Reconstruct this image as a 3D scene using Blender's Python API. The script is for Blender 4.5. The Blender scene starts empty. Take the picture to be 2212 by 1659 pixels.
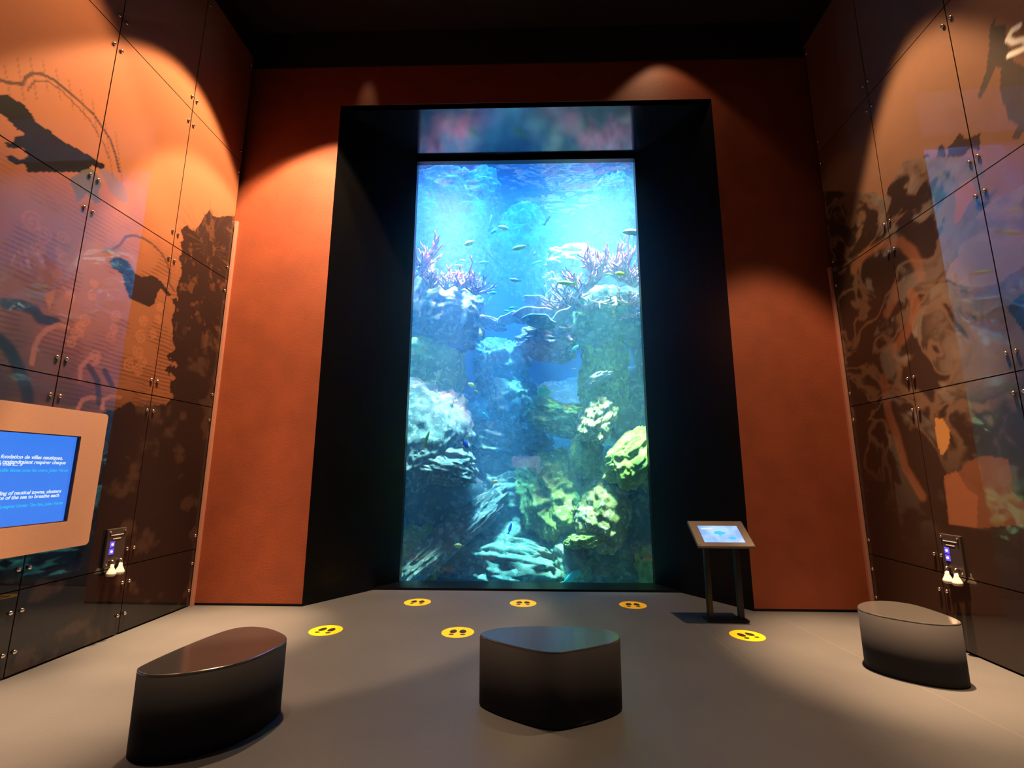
import bpy, bmesh, math, random
import numpy as np
from mathutils import Vector, Matrix, Euler
PI = math.pi
SC = bpy.context.scene
COL = SC.collection

# ---------------------------------------------------------------- camera
F, PITCH, YAW, ROLL, CH = 1021.19, 0.1827, 0.0279, 0.0027, 1.58
W, H = 2212, 1659
CP, SP, CY, SY, CR, SR = math.cos(PITCH), math.sin(PITCH), math.cos(YAW), math.sin(YAW), math.cos(ROLL), math.sin(ROLL)
xh = Vector((CY, SY, 0)); fw = Vector((-SY * CP, CY * CP, SP)); uh = Vector((SY * SP, -CY * SP, CP))
Rv = xh * CR + uh * SR; Uv = -xh * SR + uh * CR
cd = bpy.data.cameras.new('camera'); cam = bpy.data.objects.new('camera', cd); COL.objects.link(cam)
cam.matrix_world = Matrix(((Rv.x, Uv.x, -fw.x, 0), (Rv.y, Uv.y, -fw.y, 0), (Rv.z, Uv.z, -fw.z, CH), (0, 0, 0, 1)))
cd.sensor_width = 36; cd.lens = F / W * 36; cd.clip_start = 0.05; cd.clip_end = 100
SC.camera = cam

def ray(u, v):
    X = (u - W / 2) / F; U = -(v - H / 2) / F
    return fw + Rv * X + Uv * U
def at(u, v, Y):                       # point on the plane y = Y
    r = ray(u, v); t = Y / r.y
    return Vector((r.x * t, Y, CH + r.z * t))

# room measures
YB, YG, YS = 5.909, 7.09, 6.737        # back wall, tank window, sill front
XL, KL, XR, KR = -3.9785, 0.0066, 3.9894, 0.0437
OL, OR, GL, GR, HF, ZT = -2.646, 2.639, -1.798, 1.826, 6.761, 6.681
ZC = 8.0
def wx(s, y): return XL + KL * (y - YB) if s < 0 else XR + KR * (y - YB)
def onwall(u, v, s):
    r = ray(u, v)
    X0, k = (XL, KL) if s < 0 else (XR, KR)
    t = (X0 - k * YB) / (r.x - k * r.y)
    return (r.y * t, CH + r.z * t)

# ---------------------------------------------------------------- world, view, lights
SC.view_settings.view_transform = 'Standard'; SC.view_settings.look = 'None'
SC.view_settings.exposure = 0.0; SC.view_settings.gamma = 1.0; SC.view_settings.use_curve_mapping = False
SC.cycles.max_bounces = 14; SC.cycles.diffuse_bounces = 1; SC.cycles.glossy_bounces = 4
SC.cycles.transparent_max_bounces = 16; SC.cycles.volume_bounces = 12; SC.cycles.caustics_reflective = False; SC.cycles.caustics_refractive = False
SC.cycles.sample_clamp_indirect = 4.0
wd = bpy.data.worlds.new('world'); SC.world = wd; wd.use_nodes = True
wd.node_tree.nodes['Background'].inputs[0].default_value = (0.5, 0.45, 0.5, 1); wd.node_tree.nodes['Background'].inputs[1].default_value = 0.001

def spot(name, loc, aim, watts, angle, blend, col, size=0.06):
    d = bpy.data.lights.new(name, 'SPOT'); d.energy = watts; d.spot_size = math.radians(angle); d.spot_blend = blend
    d.color = col; d.shadow_soft_size = size
    o = bpy.data.objects.new(name, d); COL.objects.link(o); o.location = loc
    o.rotation_euler = (Vector(aim) - Vector(loc)).to_track_quat('-Z', 'Y').to_euler(); return o
def area(name, loc, aim, watts, sx, sy, col, spread=180):
    d = bpy.data.lights.new(name, 'AREA'); d.energy = watts; d.shape = 'RECTANGLE'; d.size = sx; d.size_y = sy; d.color = col
    d.spread = math.radians(spread)
    o = bpy.data.objects.new(name, d); COL.objects.link(o); o.location = loc
    o.rotation_euler = (Vector(aim) - Vector(loc)).to_track_quat('-Z', 'Y').to_euler(); return o
WARM = (1.0, 0.62, 0.34)
# recessed downlights of the room, washing walls and floor in scallops
spot('downlight', (-2.6, 4.75, 7.9), (-3.8, 4.75, 0), 2350, 62, 0.16, WARM)
spot('downlight', (-2.6, 3.1, 7.9), (-3.8, 3.0, 0), 900, 62, 0.3, WARM)
spot('downlight', (-2.2, 4.2, 7.9), (-3.0, 5.9, 2.5), 2700, 53, 0.16, WARM)
spot('downlight', (3.05, 4.2, 7.8), (3.05, 4.3, 0), 2000, 50, 0.25, WARM)
spot('downlight', (2.8, 2.5, 7.9), (3.6, 2.5, 0), 420, 80, 1.0, WARM)
spot('floor_spotlight', (-3.1, 5.0, 7.9), (-3.15, 5.0, 0), 15000, 19, 1.0, (1, .58, .30))
spot('floor_spotlight', (-3.2, 3.3, 7.9), (-3.25, 3.3, 0), 10000, 17, 1.0, (1, .58, .30))
spot('floor_spotlight', (3.1, 4.4, 7.9), (3.25, 4.5, 0), 15000, 23, 1.0, (1, .58, .30))
spot('floor_spotlight', (2.9, 3.2, 7.9), (3.2, 3.1, 0), 4000, 19, 1.0, (1, .58, .30))
spot('accent_downlight', (1.95, 5.42, 7.85), (2.05, 5.5, 0), 42, 84, 0.25, WARM)
spot('accent_downlight', (-2.27, 5.5, 7.9), (-2.27, 5.80, 7.05), 26, 17, 0.9, WARM)
area('rear_fill_light', (0, -3.0, 6.0), (0, 2.5, 0), 6, 3, 1, (1, 0.7, 0.62))  # unseen fill added behind the camera to lift the foreground
# lamps hung high over the aquarium
TL = [((0.0, 9.9, 13.4), (0, 9.9, 0), 5500, 5.0, 2.2, (0.01, 0.20, 1.0), 30),
      ((0.0, 8.10, 13.4), (0, 8.10, 0), 7600, 4.6, 2.2, (0.02, 0.38, 0.92), 14),
      ((-1.3, 7.9, 13.4), (-1.5, 8.0, 0), 3000, 2.4, 1.4, (0.28, 0.60, 0.50), 14),
      ((1.7, 7.9, 13.0), (1.6, 8.6, 3.5), 750, 1.2, 0.8, (0.95, 0.25, 0.85), 18),
      ((1.2, 7.9, 13.4), (1.5, 8.0, 0), 3600, 2.4, 1.4, (0.34, 0.95, 0.14), 14),
      ((-1.6, 7.9, 13.0), (-1.4, 8.6, 3.5), 450, 0.8, 0.6, (1.0, 0.30, 0.4), 8),
      ((0.9, 9.0, 9.6), (0.9, 9.2, 3), 300, 0.4, 0.4, (0.80, 1.0, 0.50), 34)]
for L in TL: area('tank_lamp', L[0], L[1], L[2] * .13, L[3], L[4], L[5], L[6])

# ---------------------------------------------------------------- helpers
def tag(o, label=None, cat=None, group=None, kind=None):
    if label: o['label'] = label
    if cat: o['category'] = cat
    if group: o['group'] = group
    if kind: o['kind'] = kind
    return o
def link(name, mesh, m=None, parent=None, smooth=False):
    o = bpy.data.objects.new(name, mesh); COL.objects.link(o)
    if m is not None: mesh.materials.append(m)
    if parent is not None: o.parent = parent
    if smooth:
        for p in mesh.polygons: p.use_smooth = True
    return o
def empty(name, loc, rz=0, **k):
    o = bpy.data.objects.new(name, None); COL.objects.link(o); o.location = loc; o.rotation_euler = (0, 0, rz); o.empty_display_size = .1
    return tag(o, **k)
def bmobj(name, bm, m, parent=None, smooth=False):
    me = bpy.data.meshes.new(name); bmesh.ops.recalc_face_normals(bm, faces=bm.faces); bm.to_mesh(me); bm.free()
    return link(name, me, m, parent, smooth)
def pymesh(name, vs, fs, m, parent=None, smooth=False):
    me = bpy.data.meshes.new(name); me.from_pydata([tuple(v) for v in vs], [], fs); me.update()
    return link(name, me, m, parent, smooth)
def box(bm, c, s, rot=None, bev=0.0):
    mat = Matrix.Translation(c) @ (rot.to_4x4() if rot is not None else Matrix.Identity(4)) @ Matrix.Diagonal((*s, 1))
    g = bmesh.ops.create_cube(bm, size=1, matrix=mat)
    if bev:
        es = list({e for v in g['verts'] for e in v.link_edges})
        bmesh.ops.bevel(bm, geom=es, offset=bev, segments=2, affect='EDGES', profile=.6)
def prism(bm, pts, z0, z1):
    n = len(pts); a = [bm.verts.new((p[0], p[1], z0)) for p in pts]; b = [bm.verts.new((p[0], p[1], z1)) for p in pts]
    bm.faces.new(a[::-1]); bm.faces.new(b)
    for i in range(n): bm.faces.new((a[i], a[(i + 1) % n], b[(i + 1) % n], b[i]))
def lathe(bm, prof, mat=Matrix.Identity(4), n=16):
    rings = []
    for r, z in prof:
        if r < 1e-6: rings.append([bm.verts.new(mat @ Vector((0, 0, z)))])
        else: rings.append([bm.verts.new(mat @ Vector((r * math.cos(2 * PI * k / n), r * math.sin(2 * PI * k / n), z))) for k in range(n)])
    for a, b in zip(rings, rings[1:]):
        for k in range(n):
            A = [a[k % len(a)], a[(k + 1) % len(a)]] if len(a) > 1 else [a[0]]
            B = [b[(k + 1) % len(b)], b[k % len(b)]] if len(b) > 1 else [b[0]]
            if len(A) + len(B) > 2: bm.faces.new(A + B)
def tube(bm, pts, rad, n=6):
    pts = [Vector(p) for p in pts]; rs = rad if isinstance(rad, (list, tuple)) else [rad] * len(pts); rings = []
    ref = Vector((0.3, 0.2, 1)).normalized()
    for i, p in enumerate(pts):
        t = (pts[min(i + 1, len(pts) - 1)] - pts[max(i - 1, 0)]).normalized()
        a = t.cross(ref)
        if a.length < .05: a = t.cross(Vector((1, 0, 0)))
        a.normalize(); b = t.cross(a)
        rings.append([bm.verts.new(p + (a * math.cos(2 * PI * k / n) + b * math.sin(2 * PI * k / n)) * rs[i]) for k in range(n)])
    for a, b in zip(rings, rings[1:]):
        for k in range(n): bm.faces.new((a[k], a[(k + 1) % n], b[(k + 1) % n], b[k]))
    bm.faces.new(rings[0][::-1]); bm.faces.new(rings[-1])

# numpy gradient-free value noise
_rs = np.random.RandomState(7); _T = _rs.rand(65536).astype(np.float64)
def vnoise(P):
    i = np.floor(P).astype(np.int64); f = P - i; f = f * f * (3 - 2 * f); r = 0
    for dx in (0, 1):
        for dy in (0, 1):
            for dz in (0, 1):
                h = ((i[:, 0] + dx) * 73856093 ^ (i[:, 1] + dy) * 19349663 ^ (i[:, 2] + dz) * 83492791) & 65535
                r = r + _T[h] * (f[:, 0] if dx else 1 - f[:, 0]) * (f[:, 1] if dy else 1 - f[:, 1]) * (f[:, 2] if dz else 1 - f[:, 2])
    return r * 2 - 1
def fbm(P, o=4, ridged=False):
    a, s, r = 1.0, 0.0, 0
    for k in range(o):
        n = vnoise(P + k * 17.3); n = (1 - 2 * np.abs(n)) if ridged else n
        r = r + a * n; s += a; a *= .5; P = P * 2.03
    return r / s

# ---------------------------------------------------------------- materials
def M(name):
    m = bpy.data.materials.new(name); m.use_nodes = True
    return m, m.node_tree.nodes, m.node_tree.links, m.node_tree.nodes['Principled BSDF']
def plain(name, col, rough=.5, metal=0, bump=0, bscale=200, var=0, vscale=4, coat=0, ior=1.5, spec=None):
    m, N, L, B = M(name)
    B.inputs['Base Color'].default_value = (*col, 1); B.inputs['Roughness'].default_value = rough; B.inputs['Metallic'].default_value = metal; B.inputs['IOR'].default_value = ior
    if spec is not None: B.inputs['Specular IOR Level'].default_value = spec
    if coat: B.inputs['Coat Weight'].default_value = coat; B.inputs['Coat Roughness'].default_value = .05; B.inputs['Coat IOR'].default_value = ior
    tc = N.new('ShaderNodeTexCoord')
    if var:
        n = N.new('ShaderNodeTexNoise'); n.inputs['Scale'].default_value = vscale; n.inputs['Detail'].default_value = 6; L.new(tc.outputs['Object'], n.inputs['Vector'])
        r = N.new('ShaderNodeMapRange'); r.inputs[3].default_value = 1 - var; r.inputs[4].default_value = 1 + var; r.inputs[1].default_value = .3; r.inputs[2].default_value = .7
        L.new(n.outputs['Fac'], r.inputs[0])
        h = N.new('ShaderNodeHueSaturation'); h.inputs['Color'].default_value = (*col, 1); L.new(r.outputs[0], h.inputs['Value']); L.new(h.outputs[0], B.inputs['Base Color'])
    if bump:
        n = N.new('ShaderNodeTexNoise'); n.inputs['Scale'].default_value = bscale; n.inputs['Detail'].default_value = 4; L.new(tc.outputs['Object'], n.inputs['Vector'])
        b = N.new('ShaderNodeBump'); b.inputs['Strength'].default_value = bump; b.inputs['Distance'].default_value = .01; L.new(n.outputs['Fac'], b.inputs['Height']); L.new(b.outputs[0], B.inputs['Normal'])
    return m
def glow(name, col, strength):
    m, N, L, B = M(name)
    B.inputs['Base Color'].default_value = (0.01, 0.01, 0.01, 1); B.inputs['Emission Color'].default_value = (*col, 1); B.inputs['Emission Strength'].default_value = strength; B.inputs['Roughness'].default_value = .2
    return m
mt_copper = plain('copper_paint', (0.24, 0.050, 0.015), .6, 0, .15, 60, .12, 3)
mt_strip = plain('copper_strip', (0.75, 0.36, 0.26), .35, .5)
mt_black = plain('gloss_black', (0.004, 0.004, 0.005), .13, 0, 0, 1, 0, 1, 0, 1.65)
mt_jamb = plain('satin_black', (0.0015, 0.0015, 0.0018), .3, 0, 0, 90, 0, 1, 0, 1.5, .25)
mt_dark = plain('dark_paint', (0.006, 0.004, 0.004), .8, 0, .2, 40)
mt_base = plain('oxblood_base', (0.02, 0.003, 0.002), .5)
mt_floor = plain('grey_resin_floor', (0.070, 0.074, 0.080), .48, 0, .25, 130, .10, 1.3, 0, 1.45)
mt_stool = plain('grey_lacquer', (0.05, 0.05, 0.05), .12, 0, .0, 300, 0, 1, 0, 2.5)
mt_stoolside = plain('grey_lacquer_shade', (0.022, 0.022, 0.026), .75, 0, 0, 300, 0, 1, 0, 1.45, .2)  # darker copy of the seat lacquer, shade of the unlit sides put into its colour
mt_yellow = plain('yellow_vinyl', (0.95, 0.56, 0.01), .4)
mt_ink = plain('black_ink', (0.015, 0.012, 0.01), .5)
mt_metal = plain('black_metal', (0.012, 0.012, 0.013), .35, .3)
mt_bezel = plain('brown_metal', (0.05, 0.035, 0.03), .4, .2, .1, 200)
mt_steel = plain('polished_steel', (0.85, 0.78, 0.68), .16, 1)
mt_panel = plain('apricot_metal', (0.66, 0.36, 0.22), .5, .2, .1, 120)
mt_white = plain('white_plastic', (0.8, 0.76, 0.68), .3)
mt_screen_l = glow('blue_screen_glow', (0.045, 0.20, 0.85), 1.0)
mt_txt = glow('white_text_glow', (0.75, 0.85, 1.0), 1.0)
mt_txtc = glow('cyan_text_glow', (0.03, 0.45, 0.9), 1.0)
mt_led = glow('violet_led_glow', (0.35, 0.28, 1.0), 9)
mt_ledh = glow('violet_led_halo', (0.12, 0.07, 0.9), 1.6)

# ================================================================ setting
bm = bmesh.new(); box(bm, (0, 1.75, -.1), (10.5, 10.9, .2))
o = bmobj('floor', bm, mt_floor); o['kind'] = 'structure'
bm = bmesh.new(); box(bm, (0, 1.2, ZC + .1), (10.5, 9.8, .2))
o = bmobj('ceiling', bm, mt_dark); o['kind'] = 'structure'
bm = bmesh.new(); box(bm, (0, -3.7, ZC / 2), (10.5, .2, ZC)); o = bmobj('wall_rear', bm, mt_dark); o['kind'] = 'structure'
for s, nm in ((-1, 'wall_left'), (1, 'wall_right')):
    bm = bmesh.new(); y0, y1 = -3.6, YB + .2
    e = s * .035
    prism(bm, [(wx(s, y0) + e, y0), (wx(s, y1) + e, y1), (wx(s, y1) + s * .25, y1), (wx(s, y0) + s * .25, y0)][::s], 0, ZC)
    bmobj(nm, bm, mt_dark)['kind'] = 'structure'
# back wall: copper faces either side of and above the portal
bm = bmesh.new()
T = .10
prism(bm, [(XL - .2, YB), (OL, YB), (OL, YB + T), (XL - .2, YB + T)], 0.03, HF)
prism(bm, [(OR, YB), (XR + .2, YB), (XR + .2, YB + T), (OR, YB + T)], 0.03, HF)
prism(bm, [(XL - .2, YB), (XR + .2, YB), (XR + .2, YB + T), (XL - .2, YB + T)], HF, ZC)
bmobj('wall_back', bm, mt_copper)['kind'] = 'structure'
bm = bmesh.new()
box(bm, ((XL - .2 + OL) / 2, YB + .06, .015), (OL - XL + .2, .08, .03)); box(bm, ((XR + .2 + OR) / 2, YB + .06, .015), (XR + .2 - OR, .08, .03))
bmobj('baseboard_back', bm, mt_base)['kind'] = 'structure'
# splayed jambs and soffit of the portal
def jamb(xo, xi, s, nm):
    bm = bmesh.new(); d = -s * .0
    prism(bm, [(xo, YB), (xi, YG), (xi, YG + .12), (xi + s * .9, YG + .12), (xo + s * .3, YB + .101), (xo, YB + .101)][::s], 0, HF)
    bmobj(nm, bm, mt_jamb)['kind'] = 'structure'
jamb(OL, GL, -1, 'trim_1'); jamb(OR, GR, 1, 'trim_2')
bm = bmesh.new(); prism(bm, [(OL, YB + .002), (OR, YB + .002), (OR + .1, YG + .12), (OL - .1, YG + .12)], HF, HF + .15)
bmobj('trim_3', bm, mt_black)['kind'] = 'structure'
bm = bmesh.new(); box(bm, ((GL + GR) / 2, YG + .03, (ZT + HF) / 2), (GR - GL, .1, HF - ZT)); bmobj('trim_4', bm, mt_jamb)['kind'] = 'structure'
def jx(y, s): return (OL + (GL - OL) * (y - YB) / (YG - YB)) if s < 0 else (OR + (GR - OR) * (y - YB) / (YG - YB))
bm = bmesh.new(); prism(bm, [(jx(YS, -1), YS), (jx(YS, 1), YS), (GR, YG + .06), (GL, YG + .06)], 0, .03)
bmobj('trim_5', bm, mt_jamb)['kind'] = 'structure'
bm = bmesh.new(); box(bm, (0, YB - .01, 7.70), (XR - XL, .02, .60)); bmobj('trim_10', bm, mt_dark)['kind'] = 'structure'  # dark band added over the copper, standing in for shade at the wall top
# copper edge strips in the corners
for k, s, zt in ((6, -1, 4.95), (7, 1, 4.2)):
    bm = bmesh.new(); box(bm, (wx(s, YB) - s * .02, YB - .02, zt / 2), (.035, .04, zt), None, .003); bmobj('trim_%d' % k, bm, mt_strip)['kind'] = 'structure'
# faint pale joint lines let into the floor
def strip(nm, a, b, w):
    a = Vector(a); b = Vector(b); n = (b - a).normalized(); n = Vector((-n.y, n.x)) * w / 2
    bm = bmesh.new(); prism(bm, [a - n, b - n, b + n, a + n], 0, .0012); bmobj(nm, bm, mt_line)['kind'] = 'structure'
mt_line = plain('pale_joint', (0.14, 0.125, 0.115), .5)
strip('trim_8', (2.78, 5.85), (3.04, 3.0), .006)
strip('trim_9', (1.80, 5.40), (1.86, 4.35), .006)

# glowing screen added out of view on the rear wall (mirrored faintly in the tank window)
m_rear_screen = glow('rear_screen_glow', (0.62, 0.50, 0.80), 5.0)
bm = bmesh.new(); box(bm, (0.04, -3.585, 1.93), (1.05, .03, .42)); box(bm, (0.50, -3.585, 1.62), (.13, .03, .24)); bmobj('rear_screen', bm, m_rear_screen)['kind'] = 'structure'
# tank window
m, N, L, B = M('tank_glass'); N.remove(B)
out = N['Material Output']; tr = N.new('ShaderNodeBsdfTransparent'); tr.inputs[0].default_value = (.97, .985, 1, 1); gl = N.new('ShaderNodeBsdfGlossy'); gl.inputs['Roughness'].default_value = .02
fr = N.new('ShaderNodeFresnel'); fr.inputs[0].default_value = 1.45; mx = N.new('ShaderNodeMixShader'); L.new(fr.outputs[0], mx.inputs[0]); L.new(tr.outputs[0], mx.inputs[1]); L.new(gl.outputs[0], mx.inputs[2]); L.new(mx.outputs[0], out.inputs[0])
bm = bmesh.new(); bm.faces.new([bm.verts.new(p) for p in ((GL, YG + .04, .03), (GR, YG + .04, .03), (GR, YG + .04, ZT), (GL, YG + .04, ZT))]); mt_glass = m
bmobj('window_1', bm, m)['kind'] = 'structure'

# ================================================================ aquarium shell
TX, TY0, TY1, ZW = 4.3, 7.24, 11.2, 6.80
def rockmat(name, c1, c2, c3, sc=2.2, bump=.5):
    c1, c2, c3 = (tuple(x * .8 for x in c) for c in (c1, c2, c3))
    m, N, L, B = M(name); tc = N.new('ShaderNodeTexCoord')
    n1 = N.new('ShaderNodeTexNoise'); n1.inputs['Scale'].default_value = sc; n1.inputs['Detail'].default_value = 8; n1.inputs['Roughness'].default_value = .65
    n2 = N.new('ShaderNodeTexNoise'); n2.inputs['Scale'].default_value = sc * 4.5; n2.inputs['Detail'].default_value = 6
    for n in (n1, n2): L.new(tc.outputs['Object'], n.inputs['Vector'])
    cr = N.new('ShaderNodeValToRGB'); cr.color_ramp.elements[0].position = .36; cr.color_ramp.elements[0].color = (*c1, 1); cr.color_ramp.elements[1].position = .62; cr.color_ramp.elements[1].color = (*c2, 1)
    L.new(n1.outputs['Fac'], cr.inputs[0])
    r2 = N.new('ShaderNodeMapRange'); r2.inputs[1].default_value = .53; r2.inputs[2].default_value = .6; L.new(n2.outputs['Fac'], r2.inputs[0])
    mx = N.new('ShaderNodeMix'); mx.data_type = 'RGBA'; L.new(r2.outputs[0], mx.inputs[0]); L.new(cr.outputs[0], mx.inputs[6]); mx.inputs[7].default_value = (*c3, 1)
    L.new(mx.outputs[2], B.inputs['Base Color']); B.inputs['Roughness'].default_value = .85
    n3 = N.new('ShaderNodeTexNoise'); n3.inputs['Scale'].default_value = 14; n3.inputs['Detail'].default_value = 8; n3.inputs['Roughness'].default_value = .7; L.new(tc.outputs['Object'], n3.inputs['Vector'])
    b = N.new('ShaderNodeBump'); b.inputs['Strength'].default_value = bump; b.inputs['Distance'].default_value = .08; L.new(n3.outputs['Fac'], b.inputs['Height']); L.new(b.outputs[0], B.inputs['Normal'])
    return m
RK = {
 'grey': rockmat('mauve_grey_rock', (.12, .18, .16), (.36, .33, .34), (.55, .58, .54)),
 'green': rockmat('algae_rock', (.22, .36, .10), (.66, .80, .20), (.80, 1, .35)),
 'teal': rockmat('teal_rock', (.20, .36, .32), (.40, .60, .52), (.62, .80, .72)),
 'pink': rockmat('pink_rock', (.28, .18, .24), (.72, .50, .58), (.95, .80, .85)),
 'sand': rockmat('tan_rock', (.30, .24, .12), (.66, .58, .32), (.90, .95, .75)),
 'pale': rockmat('pale_rock', (.55, .60, .55), (.85, .88, .85), (.95, .97, .92)),
 'dark': rockmat('shadow_rock', (.05, .09, .13), (.15, .22, .28), (.28, .36, .40))}  # shade of undersides and hollows put into a darker rock colour
mt_tank = plain('tank_paint', (0.05, 0.22, 0.45), .9, 0, .4, 6, .25, .8)
bm = bmesh.new()
box(bm, (0, TY1 + .1, 6.9), (2 * TX + .4, .2, 14.2)); box(bm, (-TX - .1, 9.2, 6.9), (.2, 4.4, 14.2)); box(bm, (TX + .1, 9.2, 6.9), (.2, 4.4, 14.2)); box(bm, (0, 9.2, -.15), (2 * TX + .4, 4.4, .1))
box(bm, ((-TX + GL) / 2 - .03, TY0 - .02, 6.9), (TX + GL - .1, .04, 14.2)); box(bm, ((TX + GR) / 2 + .03, TY0 - .02, 6.9), (TX - GR - .1, .04, 14.2))
bmobj('wall_tank', bm, mt_tank)['kind'] = 'structure'
bm = bmesh.new(); box(bm, (0, 9.2, 14.0), (2 * TX + .4, 4.4, .1)); box(bm, ((GL + GR) / 2, TY0 - .02, 10.44), (GR - GL + .2, .04, 7.1)); bmobj('ceiling_tank', bm, mt_dark)['kind'] = 'structure'
# water body
m, N, L, B = M('tank_water'); N.remove(B); out = N['Material Output']
vs = N.new('ShaderNodeVolumeScatter'); vs.inputs['Color'].default_value = (.30, .55, 1, 1); vs.inputs['Density'].default_value = .19; vs.inputs['Anisotropy'].default_value = 0
va = N.new('ShaderNodeVolumeAbsorption'); va.inputs['Color'].default_value = (.15, .8, 1, 1); va.inputs['Density'].default_value = .02
ad = N.new('ShaderNodeAddShader'); L.new(vs.outputs[0], ad.inputs[0]); L.new(va.outputs[0], ad.inputs[1]); L.new(ad.outputs[0], out.inputs['Volume'])
bm = bmesh.new(); box(bm, (0, (TY0 + TY1) / 2, (ZW - .1) / 2), (2 * TX - .01, TY1 - TY0 - .01, ZW + .08))
tag(bmobj('tank_water', bm, m), 'blue hazy sea water filling the tank behind the tall window', 'water', None, 'stuff')
# rippled surface
m, N, L, B = M('water_surface'); N.remove(B); out = N['Material Output']
tr = N.new('ShaderNodeBsdfTransparent'); gl = N.new('ShaderNodeBsdfGlossy'); gl.inputs['Roughness'].default_value = .03; gl.inputs[0].default_value = (.95, .97, 1, 1)
mx = N.new('ShaderNodeMixShader'); mx.inputs[0].default_value = .40
L.new(tr.outputs[0], mx.inputs[1]); L.new(gl.outputs[0], mx.inputs[2]); L.new(mx.outputs[0], out.inputs[0])
nx, ny = 400, 220
X, Y = np.meshgrid(np.linspace(-TX + .01, TX - .01, nx), np.linspace(TY0 + .01, TY1 - .01, ny)); P = np.stack([X.ravel() * 2.2, Y.ravel() * 3.2, 0 * X.ravel()], 1)
Z = ZW + .06 * fbm(P * 1.5, 4)
vs_ = np.stack([X.ravel(), Y.ravel(), Z], 1)
fs = [(j * nx + i, j * nx + i + 1, (j + 1) * nx + i + 1, (j + 1) * nx + i) for j in range(ny - 1) for i in range(nx - 1)]
tag(pymesh('water_surface', vs_, fs, m, None, True), 'rippled underside of the water surface at the top of the window', 'water', None, 'stuff')
# ================================================================ reef inside the tank
_ico = {}
def ico(n):
    if n not in _ico:
        bm = bmesh.new(); bmesh.ops.create_icosphere(bm, subdivisions=n, radius=1); bm.verts.ensure_lookup_table()
        _ico[n] = (np.array([v.co[:] for v in bm.verts]), [tuple(v.index for v in f.verts) for f in bm.faces]); bm.free()
    return _ico[n]
RSEED = [0]
def rock(label, u, v, Y, ru, rv, ry, kind='grey', tilt=0, n=5, rough=.34, ledge=.0, shp=None, group=None, name='reef_rock'):
    """a displaced boulder: centre at photo pixel (u,v) and depth Y, half sizes ru, rv in photo pixels and ry metres, tilt in degrees"""
    sh = .42 if v > 820 else .15; Y = max(Y, TY0 + .12 + ry * 1.25 + sh * rv * Y / F * .8)
    RSEED[0] += 1; V, Fc = ico(n); V = V.copy(); sd = RSEED[0] * 11.37
    p = V * 1.25 + sd
    d = 1 + rough * fbm(p, 3) + rough * .55 * fbm(V * 3.1 + sd, 4, True) + rough * .22 * fbm(V * 9 + sd, 3, True)
    if ledge:
        zz = V[:, 2] * 3.2 + fbm(V * 1.5 + sd, 2) * .9
        d = d + ledge * (np.abs(zz - np.floor(zz) - .5) * 2 - .5)
    V = np.sign(V) * np.abs(V) ** .85 * d[:, None]
    c = at(u, v, Y); s = Y / F
    V = V * np.array([ru * s, ry, rv * s])
    t = math.radians(tilt); V = np.stack([V[:, 0] * math.cos(t) - V[:, 2] * math.sin(t), V[:, 1], V[:, 0] * math.sin(t) + V[:, 2] * math.cos(t)], 1)
    V[:, 1] += sh * V[:, 2]
    V[:, 1] += max(0, TY0 + .12 - c.y - V[:, 1].min())
    V[:, 1] = np.minimum(V[:, 1], TY1 - .06 - c.y); V[:, 0] = np.clip(V[:, 0], -TX + .06 - c.x, TX - .06 - c.x); V[:, 2] = np.maximum(V[:, 2], -.07 - c.z)
    o = pymesh(name, V, Fc, RK[kind], None, True); o.location = c
    return tag(o, label, 'rock', group)
# backmost slope of small stones: far, hazy
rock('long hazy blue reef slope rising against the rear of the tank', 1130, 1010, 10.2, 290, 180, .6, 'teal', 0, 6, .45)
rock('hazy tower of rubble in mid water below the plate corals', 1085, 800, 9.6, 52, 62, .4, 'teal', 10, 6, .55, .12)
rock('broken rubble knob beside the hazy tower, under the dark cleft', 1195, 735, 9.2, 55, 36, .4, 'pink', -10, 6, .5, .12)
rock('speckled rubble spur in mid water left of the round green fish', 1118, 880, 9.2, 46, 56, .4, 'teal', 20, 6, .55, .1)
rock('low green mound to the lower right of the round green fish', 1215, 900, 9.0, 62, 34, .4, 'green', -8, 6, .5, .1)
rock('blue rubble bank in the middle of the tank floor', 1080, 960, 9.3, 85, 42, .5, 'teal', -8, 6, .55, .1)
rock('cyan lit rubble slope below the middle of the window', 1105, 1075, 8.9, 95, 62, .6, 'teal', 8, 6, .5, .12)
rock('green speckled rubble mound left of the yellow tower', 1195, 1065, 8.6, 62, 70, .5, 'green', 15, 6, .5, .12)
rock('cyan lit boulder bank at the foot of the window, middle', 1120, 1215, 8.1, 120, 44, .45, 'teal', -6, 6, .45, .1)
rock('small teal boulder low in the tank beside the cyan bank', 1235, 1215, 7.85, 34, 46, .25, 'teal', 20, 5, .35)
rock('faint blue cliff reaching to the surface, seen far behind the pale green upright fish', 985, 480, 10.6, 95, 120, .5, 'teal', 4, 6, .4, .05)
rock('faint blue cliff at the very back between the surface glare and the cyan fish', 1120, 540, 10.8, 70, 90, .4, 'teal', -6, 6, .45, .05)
rock('faint blue pinnacle behind the large dusky pink fish', 1335, 480, 10.5, 50, 110, .5, 'teal', 0, 6, .45, .05)
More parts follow.
